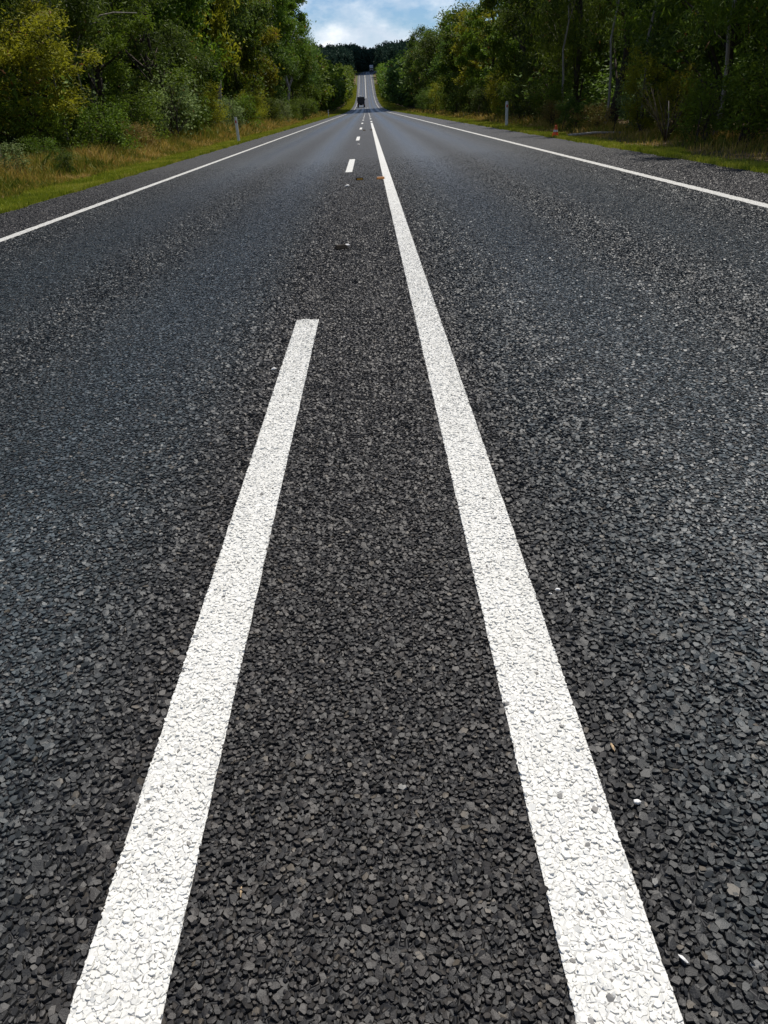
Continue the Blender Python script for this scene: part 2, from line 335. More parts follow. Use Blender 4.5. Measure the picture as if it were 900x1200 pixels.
GZ = zr(GY)-.004+np.clip((np.abs(GX)-4.9)/.5, 0, 1)*-.03+np.clip((np.abs(GX)-7)/30, 0, 1)*.9*np.clip((GY-60)/200, 0, 1)-np.where(np.abs(GX) < 4.95, .02, 0)
V = np.stack([GXr, GY, GZ], -1).reshape(-1, 3); n = len(gx)
i = (np.arange(len(gy)-1)[:, None]*n+np.arange(n-1)[None, :]).ravel()
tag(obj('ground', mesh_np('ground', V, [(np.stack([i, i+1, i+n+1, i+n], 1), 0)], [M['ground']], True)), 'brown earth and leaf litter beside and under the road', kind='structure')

# ------------------------------------------------------------------ stone chips (real geometry near the camera)
def chips(xmin, xmax, y0, y1, s, keep, full=True, zb=0.0, flat=1.0):
    nx = int((xmax-xmin)/s)+1; ny = int((y1-y0)/(s*.87))+1
    J, I = np.meshgrid(np.arange(ny), np.arange(nx), indexing='ij')
    x = xmin+(I+.5*(J % 2))*s; y = y0+J*s*.87
    x = (x+rng.normal(0, .3*s, x.shape)).ravel(); y = (y+rng.normal(0, .3*s, y.shape)).ravel()
    k = keep(x, y); x = x[k]; y = y[k]; n = len(x)
    if n == 0: return np.zeros((0, 3)), []
    m = 6 if full else (5 if y1 < 6 else 4)
    ang = (np.arange(m)/m*2*np.pi)[None, :]+rng.uniform(-.38, .38, (n, m))+rng.uniform(0, 6.28, (n, 1))
    size = s*np.clip(rng.lognormal(-.46, .32, (n, 1)), .25, 1.1)
    el = rng.uniform(.62, 1.0, (n, 1)); rot = rng.uniform(0, np.pi, (n, 1))
    rr = size*rng.uniform(.74, 1.2, (n, m))
    u = rr*np.cos(ang); v = rr*np.sin(ang)*el
    px = u*np.cos(rot)-v*np.sin(rot); py = u*np.sin(rot)+v*np.cos(rot)
    tx = rng.normal(0, .29, (n, 1))*flat; ty = rng.normal(0, .29, (n, 1))*flat
    wpx = np.clip(1-np.minimum(np.abs(np.abs(x[:, None])-1.15)/.68, np.abs(np.abs(x[:, None])-2.58)/.8), 0, 1)
    wpx = np.clip(wpx*1.5, 0, 1); tx *= 1-.55*wpx; ty *= 1-.55*wpx
    h = (1-.25*wpx)*rng.uniform(.0022, .0060, (n, 1))*(.6+.4*flat)*(s/.0105)**.5*np.clip(1.15-(y[:, None]-2)/16, .35, 1)
    top = rng.uniform(.68, .88, (n, 1))
    bz = np.full((n, m), zb-.002)
    tz = zb+np.maximum(h+tx*px*top+ty*py*top, .0004)
    X, Y = x[:, None], y[:, None]
    if full:
        ox = rng.normal(0, .25, (n, 1))*size; oy = rng.normal(0, .25, (n, 1))*size
        az_ = zb+h+tx*ox+ty*oy+rng.uniform(-.0004, .0016, (n, 1))
        P = np.concatenate([np.stack([X+px, Y+py, bz], -1), np.stack([X+px*top, Y+py*top, tz], -1), np.stack([X+ox, Y+oy, az_], -1)], 1)
        nv = 13
    else:
        P = np.concatenate([np.stack([X+px, Y+py, bz], -1), np.stack([X+px*top, Y+py*top, tz], -1)], 1); nv = 2*m
    base = (np.arange(n)*nv)[:, None]
    q = np.concatenate([base+np.array([[a, (a+1) % m, m+(a+1) % m, m+a]]) for a in range(m)], 0)
    G = [q]
    if full: G.append(np.concatenate([base+np.array([[m+a, m+(a+1) % m, 12]]) for a in range(m)], 0))
    else: G.append(base+np.arange(m, 2*m)[None, :])
    return P.reshape(-1, 3), G
def merge(parts):
    """parts: (V, [faces...], mat)"""
    Vs = []; D = []; b = 0
    for V, G, m in parts:
        if len(V) == 0: continue
        for g in G: D.append((g+b, m))
        Vs.append(V); b += len(V)
    return np.concatenate(Vs), D
def inview(x, y): return (np.abs(x) < .5089*y+.45) & (x > -4.92) & (x < 4.94) & ~((x > -3.84) & (x < -3.70)) & ~((x > 3.55) & (x < 3.69))
SOL = (.192, .320); DSH = (-.442, -.321); PER = 14.3; DLEN = 3.75; DTOP = 4.15
def in_line(x, y, g=0.0):
    wob = .0007*np.sin(y*37)+.0006*np.sin(y*91+1)
    a = (x > SOL[0]-g+wob) & (x < SOL[1]+g+wob)
    b = (x > DSH[0]-g+wob) & (x < DSH[1]+g+wob) & (y < DTOP+g+.02*np.sin(x*60)) & (y > DTOP-DLEN)
    return a, b
def fade(x, y, a=4.6, b=19.0): return rng.uniform(0, 1, x.shape) > np.clip((y-a)/(b-a), 0, 1)**.6
YS, YM, YE, YF = .30, 2.0, 5.0, 19.0
def k_dark(strip_):
    def f(x, y):
        a, b = in_line(x, y, .0022); c = (x > -.40) & (x < .26)
        return inview(x, y) & ~a & ~b & (c if strip_ else ~c) & fade(x, y)
    return f
XW = 3.3
parts = []
for (y0, y1, full) in ((YS, YM, True), (YM, YE, False), (YE, YF, False)):
    xw = min(.5089*y1+.5, 5.0)
    gs = 1.0 if y1 < 6 else 1.12
    parts += [(*chips(-.42, .28, y0, y1, .0090*gs, k_dark(True), full), 0), (*chips(-xw, xw, y0, y1, .0110*gs, k_dark(False), full), 0)]
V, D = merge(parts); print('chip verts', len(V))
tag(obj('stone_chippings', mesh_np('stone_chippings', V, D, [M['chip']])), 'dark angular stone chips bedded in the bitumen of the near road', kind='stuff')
def paint_line(name, x0, x1, spans, which, label, near=False, worn=False):
    parts = []
    for (a, b) in spans:
        ys = np.unique(np.concatenate([np.arange(a, b, .05 if a < 8 and near else (.5 if worn else 5.)), np.arange(7, 26, .06) if worn else [], [b]]))
        ys = ys[(ys <= b)]
        V, F = strip(ys, x0, x1, .0036)
        if near:
            w = (.0005*np.sin(ys*37)+.0005*rng.normal(size=len(ys)))*(ys < 9); V[:, 0] += np.repeat(w, 2)
        if worn:
            V[:, 0] += rng.normal(0, .004, len(V))*(V[:, 1] > 6.9)*(V[:, 1] < 26.1)
        parts.append((V, [F], 0))
    if near:
        for (y0, y1, full) in ((YS, YM, True), (YM, YE, False), (YE, YF, False)):
            kp = lambda x, y: in_line(x, y, .002)[which] & fade(x, y)
            cv, cg = chips(x0-.01, x1+.01, y0, y1, .0086, kp, full, .0012, .85)
            if len(cv): cv[:, 0] = np.clip(cv[:, 0], x0+.0002+.0014*np.sin(cv[:, 1]*410), x1-.0002+.0014*np.sin(cv[:, 1]*370))
            parts.append((cv, cg, 1))
    V, D = merge(parts)
    return tag(obj(name, mesh_np(name, V, D, [M['wornpaint' if worn else 'paint'], M['pchip']])), label, kind='structure')
paint_line('solid_centre_line', *SOL, [(-20, 59)], 0, 'solid white painted line right of the road centre', True)
dspans = [(max(DTOP-DLEN+k*PER, -20), DTOP+k*PER) for k in range(-1, 20)]
paint_line('dashed_centre_line', *DSH, dspans, 1, 'row of white dashes left of the solid centre line', True)
rs = [(62+k*PER, 62+k*PER+DLEN+1) for k in range(0, 16)]
paint_line('far_dashed_line', .2, .33, rs, 0, 'white dashes continuing beyond the end of the solid centre line')
paint_line('far_centre_line', -.32, -.12, [(400, 604)], 0, 'solid white centre line on the rising hill')
paint_line('left_edge_line', -3.83, -3.71, [(-20, 606)], 0, 'white edge line between left lane and shoulder', worn=True)
paint_line('right_edge_line', 3.56, 3.68, [(-20, 606)], 0, 'white edge line between right lane and shoulder', worn=True)

# ------------------------------------------------------------------ unseen clouds added to shade the far hill and the dip in the road
def icos(sub=3):
    t = (1+5**.5)/2
    V = [(-1, t, 0), (1, t, 0), (-1, -t, 0), (1, -t, 0), (0, -1, t), (0, 1, t), (0, -1, -t), (0, 1, -t), (t, 0, -1), (t, 0, 1), (-t, 0, -1), (-t, 0, 1)]
    F = [(0, 11, 5), (0, 5, 1), (0, 1, 7), (0, 7, 10), (0, 10, 11), (1, 5, 9), (5, 11, 4), (11, 10, 2), (10, 7, 6), (7, 1, 8), (3, 9, 4), (3, 4, 2), (3, 2, 6), (3, 6, 8), (3, 8, 9), (4, 9, 5), (2, 4, 11), (6, 2, 10), (8, 6, 7), (9, 8, 1)]
    V = [np.array(v, float)/np.linalg.norm(v) for v in V]
    for _ in range(sub):
        c = {}; NF = []
        def mid(a, b):
            k = (min(a, b), max(a, b))
            if k not in c: m = V[a]+V[b]; V.append(m/np.linalg.norm(m)); c[k] = len(V)-1
            return c[k]
        for a, b, d in F:
            x, y, z = mid(a, b), mid(b, d), mid(d, a); NF += [(a, x, z), (b, y, x), (d, z, y), (x, y, z)]
        F = NF
    return np.array(V), np.array(F)
IV, IF = icos(3)
def blob(c, r, amp=.25, seed=0):
    q = np.random.default_rng(seed); d = q.normal(size=(9, 3)); d /= np.linalg.norm(d, axis=1)[:, None]
    w = 1+amp*sum(np.sin(IV@dd*(2+1.3*k)+k*1.7)/(1+.6*k) for k, dd in enumerate(d))*.5
    V = IV*w[:, None]; V[:, 2] = np.where(V[:, 2] < -.35, -.35, V[:, 2]); return V*np.array(r)+np.array(c)
Tc = NT('cloud_white'); Mcl = Tc.done(Tc.bsdf((.85, .86, .88), .9, 0.))
def cloud(target, alt, rx, ry, label, seed):
    off = sd/sd[2]*alt; c = np.array(target)+off; q = np.random.default_rng(seed); parts = []
    for k in range(14):
        a = q.uniform(0, 6.28); r = q.uniform(0, .72)
        parts.append((blob(c+np.array([rx*r*math.cos(a), ry*r*math.sin(a), q.uniform(-10, 15)]), (rx*.45, ry*.45, min(rx, ry)*.35), .3, seed*50+k), [IF], 0))
    V, D = merge(parts); o = obj('shade_cloud', mesh_np('shade_cloud', V, D, [Mcl], True)); return tag(o, label, kind='structure')
cloud((0, 690, 20), 500, 190, 165, 'broad added cloud, out of view, shading the far hill', 3)
cloud((10, 205, 0), 420, 70, 42, 'small added cloud, out of view, shading the dip in the road', 5)

# ------------------------------------------------------------------ leaves, trees
def leaf_quads(C, sizes, aspect, q, droop=.5):
    """C (n,3) leaf centres -> diamond quads"""
    n = len(C); d = q.normal(size=(n, 3)); d[:, 2] = d[:, 2]*.7-droop; d /= np.linalg.norm(d, axis=1)[:, None]
    r = q.normal(size=(n, 3)); s = np.cross(d, r); s /= (np.linalg.norm(s, axis=1)[:, None]+1e-9)
    L_ = sizes[:, None]*.5; Wd = L_*aspect; nn = np.cross(d, s)*L_*.15
    P = np.stack([C-d*L_, C+s*Wd-d*L_*.1+nn, C+d*L_, C-s*Wd-d*L_*.1+nn], 1).reshape(-1, 3)
    i = np.arange(n)[:, None]*4; return P, i+np.arange(4)[None, :]
def crown_cloud(q, n, clumps, cz, rx, rz, size, asp, droop, spread=.2, shell=.55):
    d = q.normal(size=(clumps, 3)); d /= np.linalg.norm(d, axis=1)[:, None]
    rad = q.uniform(shell, 1, (clumps, 1)); c = d*rad*np.array([rx, rx, rz])+np.array([0, 0, cz])
    c += q.normal(0, .12*rx, c.shape)
    k = q.integers(0, clumps, n); cs = q.uniform(.5, 1.3, clumps)[k][:, None]
    P = c[k]+q.normal(size=(n, 3))*spread*rx*cs*np.array([1, 1, .75])
    P[:, 2] = np.maximum(P[:, 2], .12)
    return c, leaf_quads(P, size*q.uniform(.6, 1.35, n), asp, q, droop)
def build_species(name, seed, H, tr, cz, rx, rz, n, clumps, size, asp, leaf, bark, droop=.5, lean=.04, spread=.2, trunks=1, shell=.5):
    q = np.random.default_rng(seed)
    c, (LV, LF) = crown_cloud(q, n, clumps, cz, rx, rz, size, asp, droop, spread, shell)
    cm = mesh_np(name+'_crown', LV, [(LF, 0)], [M[leaf]])
    b = MB()
    for t in range(trunks):
        ox, oy = (0, 0) if trunks == 1 else q.normal(0, .25, 2)
        top = np.array([q.normal(0, lean*H), q.normal(0, lean*H), H*.88]); P = []; Rr = []
        for k in range(9):
            f = k/8; P.append(np.array([ox, oy, -.1])*(1-f)+top*f+np.array([q.normal(0, .02*H), q.normal(0, .02*H), 0])*f*(1-f)*3); Rr.append(tr*(1-f*.85)*(1.35 if k == 0 else 1))
        b.tube(P, Rr, 8)
        for j in range(min(clumps, 16)):
            e = c[(j*3+t) % clumps]; f = np.clip((e[2]/H-.18)/.75, .12, .92); s0 = P[int(f*8)]
            mid = (s0+e)/2+np.array([0, 0, .08*H*q.uniform(-.3, .8)]); r0 = tr*(1-f*.8)*.5
            b.tube([s0, mid, e], [r0, r0*.6, r0*.2], 5, cap=False)
    tmp = b.build('trunk', M[bark], smooth=True); tm = tmp.data; bpy.data.objects.remove(tmp)
    return dict(crown=cm, trunk=tm)
SP = {}
SP['wattle'] = build_species('wattle', 11, 6.0, .09, 3.4, 2.3, 2.5, 15000, 60, .145, .34, 'l_yellow', 'bark_d', .4, .05, .115, 2)
SP['gum'] = build_species('gum', 12, 12., .17, 7.2, 3.0, 4.6, 30000, 80, .19, .26, 'l_dark', 'bark_d', .9, .04, .11)
SP['bushy'] = build_species('bushy', 13, 10., .14, 5.4, 2.9, 4.7, 28000, 80, .17, .32, 'l_green', 'bark_d', .5, .04, .11)
SP['tallgum'] = build_species('tallgum', 14, 15., .2, 9.6, 3.3, 5.2, 42000, 80, .15, .27, 'l_green', 'bark_p', .9, .03, .11)
SP['oak'] = build_species('oak', 15, 11., .12, 6.0, 2.1, 5.2, 30000, 90, .24, .11, 'l_green', 'bark_d', 1.2, .02, .16)
SP['lower'] = build_species('lower', 16, 8., .11, 4.0, 2.6, 3.8, 27000, 80, .15, .32, 'l_dark', 'bark_d', .5, .05, .11, 2)
SP['yell'] = build_species('yell', 17, 9.5, .12, 5.0, 2.5, 4.4, 36000, 75, .12, .3, 'l_yellow', 'bark_d', .6, .04, .11)
SP['sap'] = build_species('sap', 18, 6.5, .045, 4.9, 1.0, 1.6, 4000, 22, .11, .3, 'l_green', 'bark_p', .6, .04, .2)
DETAIL = {k for k in SP if k != 'sap'}
SP['gum_mid'] = build_species('mgum', 42, 12., .17, 7.2, 3.0, 4.6, 16000, 55, .26, .42, 'l_dark', 'bark_p', .8, .04, .13)
SP['bushy_mid'] = build_species('mbushy', 43, 10., .14, 5.4, 2.9, 4.7, 17000, 60, .24, .42, 'l_green', 'bark_d', .5, .04, .13)
SP['tallgum_mid'] = build_species('mtall', 44, 15., .2, 9.6, 3.3, 5.4, 17000, 52, .27, .42, 'l_green', 'bark_p', .9, .03, .12)
SP['oak_mid'] = build_species('moak', 45, 11., .12, 6.0, 2.1, 5.2, 16000, 60, .3, .2, 'l_green', 'bark_d', 1.1, .02, .14)
SP['lower_mid'] = build_species('mlower', 46, 8., .11, 4.0, 2.6, 3.8, 15000, 55, .23, .42, 'l_dark', 'bark_d', .5, .05, .14, 2)
SP['yell_mid'] = build_species('myell', 47, 9.5, .12, 5.0, 2.5, 4.4, 14000, 48, .24, .42, 'l_yellow', 'bark_d', .6, .04, .13)
SP['wattle_mid'] = SP['yell_mid']
FSP = {}
FSP['gum'] = build_species('fgum', 22, 12., .17, 7.2, 3.0, 4.6, 7000, 60, .36, .5, 'l_dark', 'bark_p', .6, .04, .11)
FSP['bushy'] = build_species('fbushy', 23, 11., .14, 5.6, 3.0, 5.0, 7000, 60, .34, .5, 'l_green', 'bark_d', .5, .04, .11)
FSP['yell'] = build_species('fyell', 24, 9., .14, 4.6, 2.9, 4.2, 6000, 50, .32, .5, 'l_yellow', 'bark_d', .5, .04, .11)
SH = {}
SH['pale'] = build_species('spale', 31, 1.6, .02, .85, .62, .72, 1700, 26, .075, .5, 'l_pale', 'bark_d', 0, .1, .2, 3)
SH['green'] = build_species('sgreen', 32, 1.5, .02, .75, .75, .7, 4200, 34, .07, .4, 'l_green', 'bark_d', .1, .1, .2, 3)
SH['brown'] = build_species('sbrown', 33, 1.2, .02, .6, .7, .55, 3200, 30, .07, .35, 'l_brown', 'bark_d', .1, .1, .2, 3)
SH['dark'] = build_species('sdark', 34, 1.4, .02, .7, .6, .65, 3400, 26, .07, .4, 'l_dark', 'bark_d', .1, .1, .2, 3)
SH['yel'] = build_species('syel', 35, 2.2, .03, 1.2, .85, 1.1, 6000, 40, .08, .35, 'l_yellow', 'bark_d', .1, .1, .18, 3)
def plant(name, sp, x, y, s, sz, rz, label, cat, group, far=False, stem='trunk', top='crown'):
    if sp in DETAIL and y > 42: sp = sp+'_mid'
    r = empty(name, (float(x), float(y), float(zg(x, y))), rz)
    r.scale = (s, s, sz)
    tag(r, label, cat, group); d = (FSP if far else {**SP, **SH})[sp]
    obj(stem, d['trunk'], r); obj(top, d['crown'], r); return r
ORD = ['first', 'second', 'third', 'fourth', 'fifth', 'sixth', 'seventh', 'eighth', 'ninth', 'tenth', 'eleventh', 'twelfth', 'thirteenth', 'fourteenth', 'fifteenth', 'sixteenth', 'seventeenth', 'eighteenth', 'nineteenth', 'twentieth', 'twenty-first', 'twenty-second', 'twenty-third', 'twenty-fourth', 'twenty-fifth', 'twenty-sixth', 'twenty-seventh', 'twenty-eighth']
DESC = {'wattle': ('wattle_tree', 'low yellow-green wattle'), 'gum': ('gum_tree', 'dark tall gum'), 'bushy': ('bushy_tree', 'bushy mid-green tree'), 'tallgum': ('gum_tree', 'very tall open-crowned gum'),
        'oak': ('casuarina_tree', 'narrow fine-leaved casuarina'), 'lower': ('bushy_tree', 'low dark bushy tree'), 'yell': ('wattle_tree', 'yellow-green rounded wattle'), 'sap': ('sapling', 'slender pale-stemmed sapling')}
# (species, x, y, scale, zscale)
LF_ = [('wattle', -9.6, 14.5, .95, .85), ('lower', -11.3, 18.5, 1.0, 1.0), ('wattle', -8.9, 23.5, .82, .8), ('lower', -10.2, 27, 1.0, 1.1), ('bushy', -9.6, 32, .9, .9), ('lower', -9.3, 38, 1.0, 1.1),
      ('bushy', -9.6, 44, 1.0, 1.1), ('yell', -9.6, 51, 1.1, 1.25), ('gum', -9.8, 58, 1.05, 1.15), ('bushy', -9.3, 65, 1.0, 1.2), ('yell', -9.1, 73, .95, 1.25), ('lower', -8.8, 81, 1.0, 1.15), ('tallgum', -9.0, 89, 1.0, 1.0),
      ('tallgum', -9.0, 98, 1.0, 1.0), ('bushy', -9.0, 108, 1.0, 1.0), ('gum', -9.3, 118, 1.0, 1.0), ('lower', -8.9, 128, 1.0, 1.3), ('bushy', -9.2, 139, 1.0, 1.05)]
RF_ = [('lower', 8.9, 12.5, 1.0, 1.0), ('oak', 8.4, 17, 1.0, .9), ('lower', 8.8, 21.5, .95, 1.1), ('oak', 8.5, 26, 1.0, 1.0), ('gum', 8.8, 31, .9, .9), ('oak', 8.7, 36, 1.05, 1.0), ('lower', 9.0, 41.5, 1.0, 1.2), ('oak', 8.8, 47, 1.1, .88),
      ('bushy', 9.6, 54, .95, .75), ('oak', 8.9, 61, 1.1, .70), ('yell', 9.2, 69, 1.0, .80), ('bushy', 9.3, 77, 1.0, .80), ('lower', 9.2, 86, 1.0, 1.05), ('bushy', 9.8, 96, 1.05, .88), ('gum', 9.6, 107, 1.0, .80), ('bushy', 9.6, 118, 1.0, .95), ('gum', 9.6, 130, 1.0, .92), ('lower', 9.4, 142, 1.1, 1.35)]
for side, rows in (('left', LF_), ('right', RF_)):
    for k, (sp, x, y, s, z) in enumerate(rows):
        nm, ds = DESC[sp]; where = 'nearest tree' if k == 0 else ORD[k]+' tree back'
        plant(nm, sp, x, y, s, s*z, random.uniform(0, 6.28), f'{ds}, {where} in the front row along the {side} verge', 'tree', f'trees along the {side} side of the road')
for side, sg in (('left', -1), ('right', 1)):
    y = 16.
    for k in range(17):
        sp = random.choice(['gum', 'bushy', 'lower', 'gum', 'oak'] if sg > 0 else ['gum', 'bushy', 'tallgum', 'gum', 'yell']); nm, ds = DESC[sp]
        x = sg*(13.6+random.uniform(-.8, .8)); hz = (.85 if sg > 0 else 1.1)*(1 if y < 55 else (.82 if sg > 0 else .95))
        plant(nm, sp, x, y, 1.0, random.uniform(.9, 1.05)*hz, random.uniform(0, 6.28), f'{ds}, {ORD[k]} tree back in the row behind the {side} roadside trees', 'tree', f'trees in the second row on the {side}')
        y += random.uniform(6.2, 8.6)
saps = [(-8.7, 16.6), (-9.0, 18.4), (-8.8, 20.2), (-9.4, 21.2), (-8.6, 24.6), (-8.9, 27.6)]
for k, (x, y) in enumerate(saps):
    plant('sapling', 'sap', x, y, 1.0, random.uniform(.9, 1.1), random.uniform(0, 6.28), f'slender pale-stemmed sapling, {ORD[k]} back along the left bush edge', 'sapling', 'thin saplings at the left bush edge')
rs_ = [(7.1, 14.3), (7.6, 18.7), (7.2, 22.6), (7.9, 28.6), (7.5, 33.5)]
for k, (x, y) in enumerate(rs_):
    plant('sapling', 'sap', x, y, 1.15, random.uniform(1.0, 1.25), random.uniform(0, 6.28), f'thin upright sapling, {ORD[k]} back along the right bush edge', 'sapling', 'thin saplings at the right bush edge')
# shrubs
SD = {'pale': 'shrub with pale silvery leaves', 'green': 'leafy green shrub', 'brown': 'dry brown shrub', 'dark': 'small dark shrub', 'yel': 'yellow-green shrub'}
LS = [('pale', -7.9, 12.2, 1.1), ('green', -8.3, 14.6, .65), ('pale', -7.2, 17.2, .55), ('green', -8.4, 17.8, .7), ('dark', -6.7, 18.6, .45), ('green', -7.8, 20.4, .6), ('green', -8.6, 22.5, 1.3), ('green', -7.5, 24.8, 1.15), ('brown', -7.3, 27.5, .9), ('green', -8.0, 30, 1.4),
      ('pale', -7.6, 34.5, 1.9), ('green', -7.8, 38, 1.4), ('yel', -7.8, 42.5, 1.1), ('pale', -7.4, 47, 1.3), ('green', -7.6, 52, 1.5), ('yel', -7.5, 58, 1.1), ('green', -7.3, 65, 1.5), ('pale', -7.2, 73, 1.4), ('green', -7.3, 82, 1.5), ('dark', -7.2, 92, 1.7), ('green', -7.2, 103, 1.7)]
RS = [('dark', 6.9, 10.8, 1.0), ('dark', 6.7, 12.6, .8), ('green', 7.0, 15.2, 1.1), ('green', 6.9, 17.4, .9), ('yel', 7.0, 19.6, .6), ('yel', 6.8, 21.3, .8), ('pale', 7.1, 23.2, .9), ('brown', 6.8, 25.6, .7), ('dark', 6.5, 27.4, .8), ('brown', 6.6, 30.5, .8), ('green', 7.1, 33.5, 1.3), ('dark', 7.1, 38, 1.3), ('green', 7.2, 43, 1.3),
      ('yel', 7.3, 48, 1.0), ('dark', 7.2, 54, 1.5), ('green', 7.3, 61, 1.5), ('dark', 7.4, 69, 1.6), ('green', 7.4, 78, 1.6), ('yel', 7.4, 88, 1.3), ('green', 7.5, 99, 1.8), ('dark', 7.5, 112, 1.9)]
for side, rows in (('left', LS), ('right', RS)):
    for k, (sp, x, y, s) in enumerate(rows):
        where = 'nearest' if k == 0 else ORD[k]+' shrub back'
        plant('shrub', sp, x, y, s, s, random.uniform(0, 6.28), f'{SD[sp]}, {where} along the {side} verge', 'shrub', f'shrubs along the {side} verge', stem='stems', top='foliage')
# far woods: one mass each
def base_crown(seed, n, size, rx=3.1, rz=5.0, cz=6.2):
    q = np.random.default_rng(seed); _, r = crown_cloud(q, n, 45, cz, rx, rz, size, .55, .4, .17, .45); return r[0]
BC = [base_crown(s, 1500, .75) for s in range(4)]; BF = [base_crown(s+9, 1100, .95) for s in range(4)]
def wood(name, pts, mat, label, lib, zs=(.9, 1.25)):
    Vs = []; q = np.random.default_rng(len(pts)+5)
    for (x, y) in pts:
        b = lib[q.integers(0, 4)]; a = q.uniform(0, 6.28); c, s = math.cos(a), math.sin(a); k = q.uniform(.9, 1.25)
        Vs.append(np.stack([(b[:, 0]*c-b[:, 1]*s)*k+x, (b[:, 0]*s+b[:, 1]*c)*k+y, b[:, 2]*q.uniform(*zs)+float(zg(x, y))-.3], 1))
    V = np.concatenate(Vs); F = np.arange(len(V)).reshape(-1, 4)
    return tag(obj(name, mesh_np(name, V, [(F, 0)], [M[mat]])), label, 'wood', kind='stuff')
BU = [base_crown(s+30, 2200, .21, 3.0, 1.7, 1.5) for s in range(4)]; BH = [base_crown(s+40, 420, .8, 3.6, 3.0, 2.4) for s in range(4)]
q = np.random.default_rng(3)
for side, sg in (('left', -1), ('right', 1)):
    pts = [(sg*(12.5+4.5*r)+q.uniform(-1, 1)*sg, y+q.uniform(-2, 2)) for r in range(7) for y in np.arange(14 if r < 2 else 4, 150, 5.)]
    wood('undergrowth', pts, 'l_dark', f'low dark undergrowth beneath the trees on the {side}', BU, (.7, 1.2))
q = np.random.default_rng(3)
for side, sg in (('left', -1), ('right', 1)):
    pts = [(sg*(17.5+5*r)+q.uniform(-1, 1)*sg, y+q.uniform(-2, 2)) for r in range(5) for y in np.arange(4, 150, 6.)]
    wood('woodland', pts, 'l_dark', f'dense dark bush filling in behind the {side} roadside trees', BC, (.85, 1.1))
    for nm, x0, y0, y1, mt, lb in (('woodland', 9.6, 150, 330, 'l_green' if sg < 0 else 'l_dark', 'middle distance'), ('woodland', 10.2, 330, 520, 'l_green', 'slope of the far hill')):
        pts = [(sg*(x0+5.5*r)+q.uniform(-.7, .9)*sg, y+q.uniform(-2, 2)) for r in range(4) for y in np.arange(y0, y1, 6.)]
        wood(nm, pts, mt, f'mass of trees beside the road on the {side}, {lb}', BC, (.8, 1.05))
pts = [(x+q.uniform(-2.5, 2.5), y+q.uniform(-2.5, 2.5)) for y in np.arange(522, 700, 6.5) for x in np.arange(-150, 170, 5.5)]
pts = [p for p in pts if abs(p[0]-float(xr(p[1]))) > 8.8+ .0*p[1]]
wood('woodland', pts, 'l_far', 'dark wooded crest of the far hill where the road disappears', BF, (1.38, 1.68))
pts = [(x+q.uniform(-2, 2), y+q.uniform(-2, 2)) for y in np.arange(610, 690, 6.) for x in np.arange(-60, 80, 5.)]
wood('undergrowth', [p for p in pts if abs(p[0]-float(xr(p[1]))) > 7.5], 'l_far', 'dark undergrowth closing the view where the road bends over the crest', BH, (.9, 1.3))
# ------------------------------------------------------------------ grass
def blades(x, y, h, w, q, lean=.35):
    n = len(x); z = zg(x, y); a = q.uniform(0, 6.28, n); ln = np.abs(q.normal(0, lean, n))*h; b = q.uniform(0, 6.28, n)
    dx, dy = np.cos(a)*w/2, np.sin(a)*w/2
    mx_, my_ = np.cos(b)*ln*.35, np.sin(b)*ln*.35
    P = np.stack([np.stack([x-dx, y-dy, z-.01], 1), np.stack([x+dx, y+dy, z-.01], 1), np.stack([x+dx*.8+mx_, y+dy*.8+my_, z+h*.6], 1), np.stack([x+np.cos(b)*ln, y+np.sin(b)*ln, z+h], 1), np.stack([x-dx*.8+mx_, y-dy*.8+my_, z+h*.6], 1)], 1).reshape(-1, 3)
    return P, np.arange(n*5).reshape(-1, 5)
def scatter(xa, xb, ya, yb, dens, q):
    n = int(abs(xb-xa)*(yb-ya)*dens); return q.uniform(xa, xb, n), q.uniform(ya, yb, n)
def vn(x, y, s):  # cheap value noise
    return .5+.25*(np.sin(x*s*1.3+y*s*.7)+np.sin(y*s*.9-x*s*1.7+2)*.6+np.sin(y*s*2.9+1)*.4)
q = np.random.default_rng(9)
